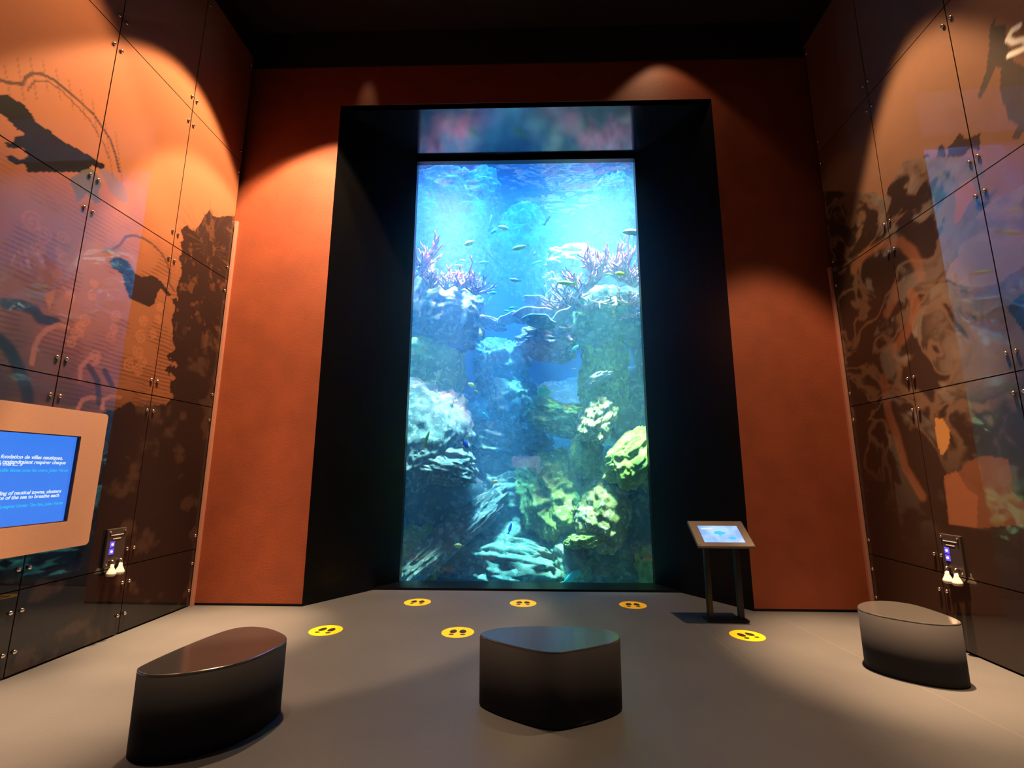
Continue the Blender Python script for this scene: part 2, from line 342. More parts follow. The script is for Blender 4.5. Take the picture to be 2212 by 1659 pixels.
# left side
rock('huge mauve grey boulder against the tank side, left of the blue fish', 915, 925, 8.0, 92, 112, .5, 'grey', 18, 6, .30, .05)
rock('overhanging lower lip of the mauve grey boulder', 950, 1000, 7.9, 78, 34, .35, 'grey', -14, 6, .35, .05)
rock('dim green backdrop cliff high behind the mauve boulder', 905, 790, 9.0, 92, 110, .6, 'green', 0, 6, .22)
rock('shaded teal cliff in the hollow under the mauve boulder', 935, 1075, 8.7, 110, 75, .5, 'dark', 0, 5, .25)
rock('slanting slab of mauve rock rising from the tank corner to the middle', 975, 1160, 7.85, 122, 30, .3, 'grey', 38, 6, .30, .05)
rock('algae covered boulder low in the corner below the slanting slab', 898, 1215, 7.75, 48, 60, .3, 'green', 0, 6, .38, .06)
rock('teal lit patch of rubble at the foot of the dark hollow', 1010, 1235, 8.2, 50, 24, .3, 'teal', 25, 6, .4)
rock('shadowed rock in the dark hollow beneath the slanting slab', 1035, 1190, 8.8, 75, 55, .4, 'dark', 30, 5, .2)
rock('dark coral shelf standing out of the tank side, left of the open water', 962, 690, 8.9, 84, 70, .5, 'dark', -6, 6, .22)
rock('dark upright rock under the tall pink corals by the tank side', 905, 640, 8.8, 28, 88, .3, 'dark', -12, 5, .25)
rock('pink tipped tongue of rock below the dark coral shelf', 985, 732, 8.9, 46, 17, .3, 'pink', -16, 5, .35)
rock('pale pink ledge pointing towards the plate corals', 1058, 698, 8.9, 36, 10, .2, 'pink', -18, 5, .5)
rock('hanging pale knob under the pink ledge', 1037, 716, 8.8, 9, 18, .12, 'sand', 8, 4, .4)
# right side
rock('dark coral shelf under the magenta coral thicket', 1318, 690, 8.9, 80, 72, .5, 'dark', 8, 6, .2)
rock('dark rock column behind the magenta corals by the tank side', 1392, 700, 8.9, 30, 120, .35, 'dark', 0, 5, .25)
rock('hazy yellow green cliff hanging below the dark coral shelf', 1305, 800, 8.8, 40, 88, .4, 'green', -6, 6, .45, .1)
rock('white edged ledge jutting from the hazy yellow cliff', 1292, 818, 8.3, 26, 9, .2, 'pale', 28, 5, .5)
rock('yellow tan beaked rock in the middle of the tank side wall', 1290, 905, 8.2, 30, 48, .3, 'sand', -24, 6, .42, .08)
rock('pale tip of rock under the yellow tan beaked rock', 1272, 930, 8.0, 13, 20, .15, 'sand', -30, 5, .4)
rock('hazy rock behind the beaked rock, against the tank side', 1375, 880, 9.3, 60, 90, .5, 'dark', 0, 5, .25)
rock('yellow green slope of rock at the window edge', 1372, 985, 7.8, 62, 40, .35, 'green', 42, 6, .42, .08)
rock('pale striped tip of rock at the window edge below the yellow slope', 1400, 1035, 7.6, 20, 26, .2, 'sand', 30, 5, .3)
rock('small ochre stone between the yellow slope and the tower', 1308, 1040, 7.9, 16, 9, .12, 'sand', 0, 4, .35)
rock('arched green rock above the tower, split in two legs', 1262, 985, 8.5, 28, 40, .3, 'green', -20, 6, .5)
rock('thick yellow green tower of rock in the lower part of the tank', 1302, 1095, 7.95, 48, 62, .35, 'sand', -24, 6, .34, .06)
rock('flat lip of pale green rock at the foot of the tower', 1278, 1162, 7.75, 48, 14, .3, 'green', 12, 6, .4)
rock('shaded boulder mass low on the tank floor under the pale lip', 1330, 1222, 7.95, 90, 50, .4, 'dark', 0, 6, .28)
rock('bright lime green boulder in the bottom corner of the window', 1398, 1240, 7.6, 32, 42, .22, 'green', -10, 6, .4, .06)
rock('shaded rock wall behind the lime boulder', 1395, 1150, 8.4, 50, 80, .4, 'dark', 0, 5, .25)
rock('brilliantly lit white rock head under the lamp, near the surface', 1240, 575, 9.2, 62, 42, .35, 'pale', -8, 6, .35)
rock('pale stepped column of rock beside the plate corals', 1200, 640, 9.0, 20, 60, .25, 'pale', 6, 6, .3, .22)
# plate corals: thin bowls seen edge-on
def plate(label, u, v, Y, w, tilt, kind, droop=.12):
    RSEED[0] += 1; sd = RSEED[0] * 3.1; nr, na = 14, 40; s = Y / F * w / 2
    vs, fs = [], []
    for side in (0, 1):
        for r in range(nr):
            for a in range(na):
                th = 2 * PI * a / na; rr = r / (nr - 1)
                n = vnoise(np.array([[math.cos(th) * 1.6 + sd, math.sin(th) * 1.6, sd]]))[0]
                q = rr * (1 + .25 * n); z = (rr ** 2) * .22 + .05 * math.sin(5 * th + sd) * rr ** 2 - side * (.07 + .10 * (1 - rr))
                vs.append((q * s * math.cos(th), q * s * .7 * math.sin(th), z * s * 1.2))
        b = side * nr * na
        for r in range(nr - 1):
            for a in range(na):
                f = (b + r * na + a, b + r * na + (a + 1) % na, b + (r + 1) * na + (a + 1) % na, b + (r + 1) * na + a); fs.append(f if side == 0 else f[::-1])
    for a in range(na):
        i, j = (nr - 1) * na + a, (nr - 1) * na + (a + 1) % na; fs.append((i, j, j + nr * na, i + nr * na))
    o = pymesh('plate_coral', vs, fs, RK[kind], None, True); o.location = at(u, v, Y); o.rotation_euler = (math.radians(-14), math.radians(-tilt), 0)
    return tag(o, label, 'coral', 'plate corals in mid water')
plate('topmost thin plate coral, a wide upturned blue rimmed bowl', 1155, 655, 8.7, 62, -4, 'grey')
plate('broad plate coral spread under the upturned bowl', 1150, 690, 8.5, 92, 8, 'pink')
plate('slim white edged plate coral reaching towards the pink ledge', 1105, 692, 8.6, 60, 16, 'pale')
plate('steep pale plate coral climbing towards the magenta thicket', 1215, 690, 8.3, 66, 30, 'pale')
plate('lowest plate coral, thick and knobbly, over the dark cleft', 1165, 700, 8.1, 76, -10, 'grey')

# branching corals
def coralmat(name, c, tip):
    m, N, L, B = M(name); tc = N.new('ShaderNodeTexCoord'); n = N.new('ShaderNodeTexNoise'); n.inputs['Scale'].default_value = 9; L.new(tc.outputs['Object'], n.inputs['Vector'])
    cr = N.new('ShaderNodeValToRGB'); cr.color_ramp.elements[0].position = .4; cr.color_ramp.elements[0].color = (*c, 1); cr.color_ramp.elements[1].position = .62; cr.color_ramp.elements[1].color = (*tip, 1)
    L.new(n.outputs['Fac'], cr.inputs[0]); L.new(cr.outputs[0], B.inputs['Base Color']); B.inputs['Roughness'].default_value = .7; return m
CM = {'pink': coralmat('rose_coral', (.55, .08, .12), (.85, .32, .34)), 'magenta': coralmat('magenta_coral', (.50, .04, .16), (.85, .20, .32)),
      'lilac': coralmat('lilac_coral', (.30, .12, .30), (.62, .35, .55)), 'cream': coralmat('cream_coral', (.60, .36, .30), (.85, .62, .52))}
def coral(label, u, v, Y, size, kind, up=1.0, seed=0, lean=0, group=None, nb=9):
    rg = random.Random(seed * 7 + 3); bm = bmesh.new(); S = size * 1.45 * (Y + .6) / F
    def grow(p, d, l, r, k):
        pts, rs = [p], [r]; q = p
        for i in range(3):
            d = (d + Vector((rg.uniform(-.25, .25), rg.uniform(-.25, .25), rg.uniform(-.1, .2)))).normalized(); q = q + d * l / 3; pts.append(q); rs.append(r * (1 - .2 * (i + 1)))
        tube(bm, pts, rs, 5)
        if k > 0:
            for j in range(rg.choice((2, 3))):
                grow(pts[rg.choice((1, 2, 3))], (d + Vector((rg.uniform(-.9, .9), rg.uniform(-.9, .9), rg.uniform(-.3, .6)))).normalized(), l * .68, r * .68, k - 1)
    for j in range(nb):
        a = 2 * PI * j / nb + rg.random()
        d = Vector((math.cos(a) * .9 + lean, math.sin(a) * .7, up * rg.uniform(.4, 1.0))).normalized()
        grow(Vector((0, 0, -.05 * S)), d, S * rg.uniform(.4, .62), S * .07, 2)
    o = bmobj('branching_coral', bm, CM[kind], None, True); o.location = at(u, v, Y + .6); return tag(o, label, 'coral', group)
GL_ = 'corals on the dark shelf by the mauve boulder'; GR_ = 'corals of the magenta thicket'
coral('tall rose staghorn coral by the tank side, highest on its shelf', 912, 592, 7.75, 62, 'pink', 2.6, 1, .1, GL_, 6)
coral('thin rose coral leaning over, just beneath the tall staghorn', 930, 618, 7.7, 40, 'pink', .9, 2, .5, GL_)
coral('cream tipped coral in the middle of the dark shelf', 962, 622, 7.7, 34, 'cream', .8, 3, .3, GL_)
coral('bushy rose coral near the outer end of the dark shelf', 996, 618, 7.7, 44, 'pink', .8, 4, .2, GL_, 11)
coral('lilac coral spilling over the outer tip of the dark shelf', 1024, 632, 7.7, 34, 'lilac', .3, 5, .4, GL_, 10)
coral('small cream coral tucked against the tall staghorn', 895, 600, 7.6, 22, 'cream', 1.4, 6, 0, GL_, 6)
spec = [('wide magenta coral crowning the middle of the thicket', 1292, 600, 7.75, 58, 'magenta', 1.6, 11, 0, 13),
 ('magenta coral under the yellow fish, beside the window edge', 1338, 602, 7.7, 52, 'magenta', 1.4, 12, 0, 12),
 ('rose coral fan touching the window edge', 1372, 615, 7.65, 46, 'pink', 1.0, 13, -.2, 11),
 ('magenta coral sloping down beside the lemon fish', 1262, 628, 7.75, 44, 'magenta', .9, 14, -.3, 11),
 ('lilac coral bush low on the thicket slope', 1232, 655, 7.8, 46, 'lilac', .7, 15, -.3, 12),
 ('rose coral at the foot of the thicket above the steep plate', 1205, 668, 7.9, 34, 'pink', .6, 16, -.2, 10),
 ('pale lilac coral spilling under the thicket', 1262, 668, 7.7, 40, 'lilac', .2, 17, 0, 12),
 ('pink coral lump hanging below the thicket by the window edge', 1358, 655, 7.6, 34, 'pink', .1, 18, .2, 10),
 ('lilac coral deep in the corner below the thicket', 1378, 680, 7.6, 34, 'lilac', -.2, 19, 0, 10),
 ('spindly rose stalks rising behind the thicket', 1352, 570, 7.9, 44, 'pink', 2.4, 20, -.2, 5),
 ('pale pink antler coral dangling in front of the dark shelf', 1328, 640, 7.55, 46, 'cream', -1.6, 21, -.3, 4)]
for sp in spec: coral(sp[0], sp[1], sp[2], sp[3], sp[4], sp[5], sp[6], sp[7], sp[8], GR_, sp[9])

# fish
FM = {}
def fmat(c):
    if c not in FM:
        FM[c] = plain('fish_skin', c, .4, 0, 0, 1, .2, 14)
    return FM[c]
def fish(label, u, v, Y, px, col, yaw=0, tilt=0, deep=.36, fin=None, group='fish swimming in the tank', nm='fish', tailc=None):
    """px body length in photo pixels; yaw turns about the vertical, tilt lifts the nose (degrees); deep = body height/length"""
    Lg = px * Y / F; t = empty(nm, at(u, v, Y), 0, label=label, cat='fish', group=group); t.rotation_euler = (0, math.radians(-tilt), math.radians(yaw))
    vs, fs = [], []; n, k = 11, 10
    for i in range(n):
        x = i / (n - 1); h = math.sin(PI * min(1, x * .94 + .03)) ** .75 * (1 - .35 * x) + .06; h *= deep * Lg * .5 * 1.15; w = h * .42 / max(.36, deep) * .36
        for j in range(k): vs.append(((.5 - x) * Lg, w * math.cos(2 * PI * j / k), h * math.sin(2 * PI * j / k)))
    for i in range(n - 1):
        for j in range(k): fs.append((i * k + j, i * k + (j + 1) % k, (i + 1) * k + (j + 1) % k, (i + 1) * k + j))
    fs.append(tuple(range(k))[::-1]); fs.append(tuple((n - 1) * k + j for j in range(k)))
    pymesh('body', vs, fs, fmat(col), t, True)
    def finm(name, pts, c):
        e = .012 * Lg; m = len(pts); v = [(x, -e, z) for x, z in pts] + [(x, e, z) for x, z in pts]
        f = [tuple(range(m)), tuple(range(2 * m - 1, m - 1, -1))] + [(i, i + m, (i + 1) % m + m, (i + 1) % m) for i in range(m)]
        pymesh(name, v, f, fmat(c), t)
    c2 = fin or col; d = deep * Lg * .5
    finm('tail_fin', [(-.46 * Lg, .05 * Lg), (-.46 * Lg, -.05 * Lg), (-.72 * Lg, -.17 * Lg), (-.66 * Lg, 0), (-.72 * Lg, .17 * Lg)], tailc or c2)
    finm('dorsal_fin', [(.22 * Lg, d * .85), (-.30 * Lg, d * .45), (-.36 * Lg, d * .75), (-.05 * Lg, d * 1.35)], c2)
    if px > 16: finm('anal_fin', [(.05 * Lg, -d * .9), (-.32 * Lg, -d * .4), (-.36 * Lg, -d * .7), (-.12 * Lg, -d * 1.3)], c2)
    return t
YEL, LEM, CYN, TEA, WHI, ORA, BLU, GRN, PNK, NAV = (.95, .62, .08), (.95, .95, .15), (.05, .75, .95), (.25, .75, .70), (.92, .95, .92), (.95, .45, .15), (.02, .08, .75), (.25, .95, .45), (.85, .55, .58), (.05, .06, .14)
FL = [('ochre fish with arched back swimming high in the tank', 1087, 492, 8.2, 22, YEL, 15, -6, .42),
 ('turquoise fish nosing up under the arched ochre fish', 1066, 500, 8.1, 15, CYN, 20, 40, .38),
 ('long pale green fish hanging upright beside the ochre fish', 1060, 480, 8.4, 30, TEA, 30, 82, .16),
 ('pale lemon fish turning above the dark water beside the tall staghorn', 1013, 525, 7.9, 20, LEM, 200, -35, .45),
 ('long orange backed fish gliding down, its tail tip white', 1122, 535, 8.0, 30, YEL, 195, -22, .30),
 ('slender pale eel shaped fish over the open blue water', 1056, 548, 8.0, 24, PNK, 10, -48, .12),
 ('slim cyan fish hanging upright above the long orange fish', 1120, 508, 8.6, 24, CYN, 20, 80, .16),
 ('tiny white fish head down near the lemon fish', 989, 506, 8.0, 9, WHI, 0, 75, .3),
 ('pale aqua fish standing on its tail under the surface', 1151, 464, 8.5, 18, CYN, 10, 85, .2),
 ('dark slim fish diving beside the surface reflection', 1183, 474, 8.3, 20, NAV, 0, 60, .18),
 ('aqua fish high up under the bright surface patch', 1294, 394, 8.3, 12, CYN, 0, 45, .3),
 ('large dusky pink fish leaving the window edge', 1366, 501, 7.6, 36, PNK, 178, 2, .34),
 ('slim pale fish rising by the window edge', 1342, 522, 7.8, 16, WHI, 0, -55, .2),
 ('small white fish above the white rock head', 1154, 548, 8.3, 10, WHI, 0, 50, .4),
 ('turquoise fish level with the coral shelf, farther one of the pair', 999, 563, 8.6, 15, CYN, 160, 12, .34),
 ('turquoise fish level with the coral shelf, nearer one of the pair', 989, 574, 8.4, 16, CYN, 175, -4, .34),
 ('turquoise fish alone in the open blue water', 1044, 567, 8.3, 17, CYN, 178, -2, .34),
 ('cream oval fish in the very middle of the open water', 1112, 605, 7.9, 17, (.98, .85, .68), 180, 10, .42),
 ('bright cyan fish below the coral shelf tip', 1065, 633, 8.0, 13, CYN, 0, 3, .45),
 ('pale green fish nose down under the bright cyan fish', 1058, 646, 8.1, 13, GRN, 0, 62, .25),
 ('lime tailed fish over the plate corals', 1106, 665, 8.0, 12, GRN, 178, -6, .36),
 ('aqua fish behind the lime tailed fish', 1095, 672, 8.3, 12, CYN, 180, 12, .34),
 ('lemon yellow fish lying along the coral thicket', 1222, 611, 7.7, 30, LEM, 178, 4, .26),
 ('round golden fish at the top of the coral thicket', 1339, 591, 7.6, 17, (1, .75, .05), 170, 8, .5),
 ('small golden fish slipping between the magenta branches', 1316, 592, 7.65, 12, (1, .85, .1), 0, -8, .34),
 ('thin dark fish skimming above the coral thicket', 1299, 571, 7.9, 15, NAV, 180, 0, .12),
 ('pale fish slanting in the blue water beside the white rock', 1160, 567, 8.6, 22, TEA, 0, 18, .2),
 ('yellow and white fish beside the mauve boulder crest', 1018, 831, 8.0, 13, LEM, 178, 20, .5),
 ('small yellow fish under the yellow and white one', 1029, 845, 8.0, 8, LEM, 180, 25, .4),
 ('striped aqua fish halfway down the open water', 1048, 897, 8.2, 14, CYN, 190, 35, .45),
 ('deep blue fish close to the mauve boulder', 1006, 960, 7.5, 16, BLU, 0, -58, .46),
 ('thin green and yellow fish standing before the mauve boulder', 923, 944, 7.4, 26, GRN, 20, 76, .18),
 ('big round green banded fish in the middle of the tank', 1174, 846, 8.1, 24, GRN, 190, 0, .82),
 ('pale angelfish shape fading into the blue', 1084, 884, 9.0, 18, TEA, 0, 6, .5),
 ('sky blue fish below the plate corals', 1243, 751, 8.0, 15, CYN, 0, 38, .38),
 ('tiny white fish in the blue gap by the yellow cliff', 1241, 796, 8.2, 7, WHI, 0, 10, .3),
 ('orange and white fish low over the rubble', 1069, 1041, 7.8, 11, ORA, 15, 10, .5),
 ('sand coloured puffer resting by the slanting slab', 990, 1179, 7.5, 15, (.85, .65, .2), 175, 0, .5),
 ('navy fish with long fins near the tank floor', 1102, 1140, 8.0, 16, BLU, 30, 70, .3),
 ('big turquoise fish at the very foot of the window', 1236, 1246, 7.5, 34, CYN, 10, 32, .42),
 ('blue fish deep under the mauve boulder lip', 1016, 1010, 8.2, 14, CYN, 0, 60, .3),
 ('lime streak of a fish before the rock tower', 1294, 1097, 7.5, 14, GRN, 0, 48, .18)]
for f in FL:
    px = f[4]; fin = {YEL: LEM, CYN: TEA, GRN: LEM, PNK: WHI}.get(f[5])
    fish(f[0], f[1], f[2], f[3], px * 1.25, f[5], f[6], f[7], f[8], fin)
# ================================================================ printed glass wall panels
YSL = [5.865, 4.88, 3.855, 2.825, 1.795, 0.765]; YSR = [5.865, 4.845, 3.785, 2.73, 1.675, 0.62]
ZS = [0.012, 0.65, 2.37, 4.09, 5.83, 7.55]
def W2(pts, s): return np.array([onwall(u, v, s) for u, v in pts])
def crop(pts, ox, oy, k): return [(ox + x / k, oy + y / k) for x, y in pts]
def inpoly(P, poly):
    x, y = P[:, 0], P[:, 1]; c = np.zeros(len(P), bool); n = len(poly)
    for i in range(n):
        x1, y1 = poly[i]; x2, y2 = poly[(i + 1) % n]
        k = (y1 > y) != (y2 > y)
        with np.errstate(divide='ignore', invalid='ignore'): c ^= k & (x < (x2 - x1) * (y - y1) / (y2 - y1 + 1e-12) + x1)
    return c
def dline(P, pts):
    d = np.full(len(P), 9.)
    for a, b in zip(pts[:-1], pts[1:]):
        ab = b - a; t = np.clip(((P - a) @ ab) / (ab @ ab + 1e-12), 0, 1); d = np.minimum(d, np.linalg.norm(P - a - t[:, None] * ab, axis=1))
    return d
def spiral(c, r, turns, a0, flip=1):
    t = np.linspace(0, 1, 40); a = a0 + flip * t * turns * 2 * PI; return np.stack([c[0] + r * (1 - t * .8) * np.cos(a), c[1] + r * (1 - t * .8) * np.sin(a)], 1)
TAN, INK, GRY, BRN = np.array([.34, .130, .062]), np.array([.012, .011, .012]), np.array([.20, .17, .14]), np.array([.06, .035, .025])
def smooth(x, a, b): t = np.clip((x - a) / (b - a), 0, 1); return t * t * (3 - 2 * t)
# outlines of the printed creatures, traced in wall coordinates
c1 = lambda p: W2(crop(p, 0, 0, 3.191), -1)
c2 = lambda p: W2(crop(p, 0, 400, 3.318), -1)
LA = dict(
 beast=c1([(-300, 560), (0, 650), (60, 655), (160, 720), (215, 780), (250, 840), (350, 905), (420, 960), (520, 1010), (640, 1080), (735, 1140), (720, 1165), (640, 1140), (600, 1175), (560, 1185), (190, 1185), (180, 1130), (110, 1130), (60, 1100), (60, 1070), (110, 1070), (160, 1100), (200, 1070), (170, 1020), (110, 1020), (50, 1010), (50, 980), (110, 980), (120, 940), (180, 930), (180, 910), (130, 890), (90, 840), (40, 790), (0, 780), (-300, 760)]),
 arch=c1([(-200, 560), (0, 550), (60, 570), (160, 580), (170, 540), (220, 505), (290, 510), (370, 550), (430, 600), (560, 710), (640, 780), (700, 870), (760, 960), (800, 1080), (822, 1180)]),
 arch2=c1([(190, 620), (240, 560), (330, 560), (420, 620), (540, 740), (620, 830), (680, 930), (720, 1000), (750, 1090)]),
 wing=c1([(680, 1170), (740, 1165), (800, 1220), (860, 1290), (885, 1360), (870, 1400), (820, 1385), (760, 1320), (720, 1240)]),
 tuft=c1([(480, 1240), (560, 1180), (640, 1160), (700, 1230), (705, 1280), (680, 1330), (705, 1390), (660, 1400), (600, 1330), (560, 1370), (530, 1400), (520, 1330)]),
 foal=c2([(780, 545), (830, 515), (880, 520), (920, 560), (960, 640), (1010, 655), (1100, 645), (1150, 690), (1230, 790), (1200, 800), (1150, 740), (1120, 780), (1110, 850), (1060, 880), (1000, 845), (920, 820), (890, 720), (870, 640), (820, 600)]),
 foalarch=c2([(740, 470), (800, 465), (860, 430), (900, 370), (960, 360), (1040, 385), (1100, 430), (1160, 490), (1200, 560), (1220, 640), (1210, 700), (1250, 760)]),
 dark=W2([(386, 500), (400, 488), (420, 500), (440, 470), (455, 450), (470, 470), (492, 465), (700, 450), (700, 1500), (-400, 1500), (-400, 1100), (0, 1195), (190, 1180), (225, 890), (300, 865), (375, 862), (380, 740), (374, 640), (382, 590), (378, 540)], -1),
 t1=c2([(-60, 1080), (0, 1110), (60, 1170), (110, 1260), (160, 1380), (195, 1480), (200, 1600)]),
 t2=c2([(40, 850), (160, 860), (250, 900), (290, 960), (400, 980)]),
 fin=c2([(310, 790), (400, 740), (385, 820), (355, 890)]),
 a1=c2([(230, 1280), (240, 1180), (280, 1090), (340, 1030), (420, 1000), (490, 1020)]),
 a2=c2([(570, 1400), (580, 1300), (640, 1240), (700, 1220), (700, 1270), (650, 1290)]),
 a3=c2([(560, 1600), (590, 1540), (650, 1520), (720, 1530), (740, 1600)]),
 a4=c2([(730, 1600), (740, 1540), (800, 1510), (860, 1520)]),
 b1=c2([(640, 1300), (700, 1400), (710, 1560)]), b2=c2([(750, 1330), (800, 1430)]))
RINGS = [spiral(onwall(u, v, -1), r, 1.6, k) for k, (u, v, r) in enumerate([(135, 515, .06), (138, 560, .055), (132, 545, .05), (125, 590, .05), (182, 690, .06), (172, 705, .05), (165, 720, .06), (155, 740, .05), (200, 640, .05), (205, 612, .04), (250, 680, .06), (245, 710, .05), (238, 730, .05), (310, 695, .06), (305, 728, .07), (300, 760, .07), (308, 780, .06), (330, 720, .05), (340, 690, .05), (345, 665, .05), (280, 790, .07), (300, 800, .06), (85, 535, .06), (95, 505, .07), (150, 640, .05), (205, 770, .06), (70, 480, .09)])]
def art_left(P):
    q = np.stack([P[:, 0], P[:, 1], 0 * P[:, 0]], 1); n = fbm(q * 1.6 + 5, 4); n2 = fbm(q * 5 + 9, 4)
    col = TAN * (1 + .07 * n)[:, None]
    low = smooth(P[:, 1] + .5 * n, 4.35, 3.3)                        # engraved sea below the sky
    hatch = .5 + .5 * np.sin(P[:, 1] * 150 + 6 * n)
    sea = (TAN * .62) * (1 - .5 * smooth(hatch, .5, .9) * smooth(n2, -.3, .2))[:, None]
    col = col * (1 - low)[:, None] + sea * low[:, None]
    deep = smooth(P[:, 1] + .6 * n, 2.9, 1.7); col = col * (1 - deep)[:, None] + (BRN * .5) * deep[:, None]
    def lay(mask, c, a=1.): 
        nonlocal col; m = (mask * a)[:, None]; col = col * (1 - m) + c * m
    def ln(k, w, c, a=.9): lay(1 - smooth(dline(P, k if not isinstance(k, str) else LA[k]), w * .6, w), c, a)
    for k in RINGS: ln(k, .012, TAN * 1.1, .42)
    ln('t1', .06, INK); ln('t2', .055, INK); lay(inpoly(P, LA['fin']) * 1., TAN * [1, .95, .6], .8)
    for k in ('a1', 'a2', 'a3', 'a4'): ln(k, .025, TAN * .9, .7)
    for k in ('b1', 'b2'): ln(k, .035, INK, .8)
    edge = .03 * n2; n3 = fbm(q * 13 + 3, 3); big = .10 * n2 + .08 * n + .06 * n3
    lay(inpoly(P + np.stack([big, big], 1), LA['dark']) * 1., INK * .8, .98)
    dk = inpoly(P, LA['dark']) & (P[:, 1] < 3.6); lay(dk * smooth(n2, .15, .45), BRN, .6); lay(inpoly(P, LA['dark']) * smooth(n3 + .6 * n2, .25, .5) * smooth(P[:, 1], 2.6, 3.6), TAN * .45, .5)
    lay(inpoly(P + np.stack([edge, edge], 1), LA['beast']) * 1., INK); ln('arch', .016, BRN); ln('arch2', .010, BRN, .7)
    lay(inpoly(P, LA['wing']) * 1., np.array([.20, .13, .13]), .8); lay(inpoly(P + np.stack([edge, edge], 1), LA['tuft']) * 1., GRY * .6)
    lay(inpoly(P + np.stack([edge, edge], 1), LA['foal']) * 1., INK); ln('foalarch', .016, BRN)
    d = dline(P, LA['arch']); rib = (d < .12) & (np.sin(P[:, 0] * 55 + P[:, 1] * 20) > .93) & (P[:, 1] > 4.2); lay(rib * 1., BRN, .35)
    # feathery coral print in the corner
    th = np.arctan2(P[:, 1] - 4.35, P[:, 0] - 5.45); rr = np.hypot(P[:, 0] - 5.45, P[:, 1] - 4.35)
    lay((rr < .75) * (np.sin(th * 26 + 4 * n2) > .55) * smooth(rr, .75, .3) * (P[:, 1] > 4.2) * smooth(n2, -.3, .2), BRN * 1.5, .35)
    return col
c4 = lambda p: W2(crop(p, 1700, 0, 3.191), 1)
c5 = lambda p: W2(crop(p, 1750, 400, 3.606), 1)
c6 = lambda p: W2(crop(p, 1750, 800, 3.318), 1)
RA = dict(
 diver=c4([(1440, 110), (1405, 170), (1390, 240), (1395, 330), (1385, 400), (1370, 500), (1310, 670), (1340, 675), (1400, 560), (1440, 460), (1478, 470), (1470, 560), (1475, 660), (1500, 740), (1530, 820), (1590, 865), (1548, 960), (1590, 965), (1640, 880), (1760, 860), (1760, 500), (1640, 470), (1560, 420), (1530, 330), (1500, 250), (1510, 170), (1480, 175), (1425, 180)]),
 kelp=c4([(1100, 1020), (1140, 990), (1190, 910), (1230, 960), (1330, 920), (1325, 1040), (1260, 1020), (1200, 1080), (1110, 1080)]),
 kelp2=c4([(1030, 1080), (1040, 1020), (1068, 990), (1090, 1030), (1088, 1085)]), kelp3=c4([(935, 1085), (965, 1050), (980, 1085)]),
 mass=c4([(-200, 1300), (560, 1330), (600, 1320), (650, 1375), (690, 1330), (730, 1250), (790, 1115), (815, 1110), (900, 1085), (1230, 1085), (1330, 1130), (1360, 1200), (1310, 1260), (1380, 1330), (1460, 1300), (1400, 1430), (1300, 1560), (1240, 1660), (2400, 1800), (2400, 5200), (-200, 5200)]),
 pale=c5([(1160, 430), (1250, 340), (1300, 240), (1450, 100), (1666, 0), (2300, -200), (2300, 800), (1666, 640), (1500, 760), (1330, 800), (1150, 780), (1060, 720), (1100, 620), (1160, 560)]),
 hand=c5([(1240, -60), (1290, 60), (1210, 180), (1180, 260), (1120, 300), (1105, 250), (1130, 120), (1120, 60), (1180, -20)]),
 cave=c5([(1540, 960), (1600, 880), (1720, 830), (2200, 700), (2200, 1350), (1720, 1240), (1650, 1130)]),
 slab=c6([(960, 800), (1200, 620), (1300, 620), (1420, 640), (1440, 860), (1600, 1000), (2300, 1200), (2300, 1120), (1195, 1120), (1000, 1110)]),
 tan1=c6([(960, 760), (1050, 720), (1120, 840), (1200, 900), (1195, 1125), (1000, 1105)]),
 rim=c5([(340, 660), (420, 540), (560, 460), (700, 440), (790, 520), (840, 620), (860, 720)]),
 oval=c6([(890, 340), (950, 350), (1000, 430), (1000, 520), (960, 600), (930, 605), (915, 520), (900, 430)]),
 streak=c5([(650, 1290), (740, 1160), (800, 1060), (830, 960), (780, 830)]), streak2=c6([(530, 60), (560, 300), (620, 480), (680, 700), (800, 900)]), streak3=c5([(600, 1000), (650, 900), (670, 800)]),
 glow_squig=c4([(1600, 180), (1550, 210), (1520, 270), (1560, 290), (1630, 270), (1680, 310), (1600, 350), (1530, 380)]))
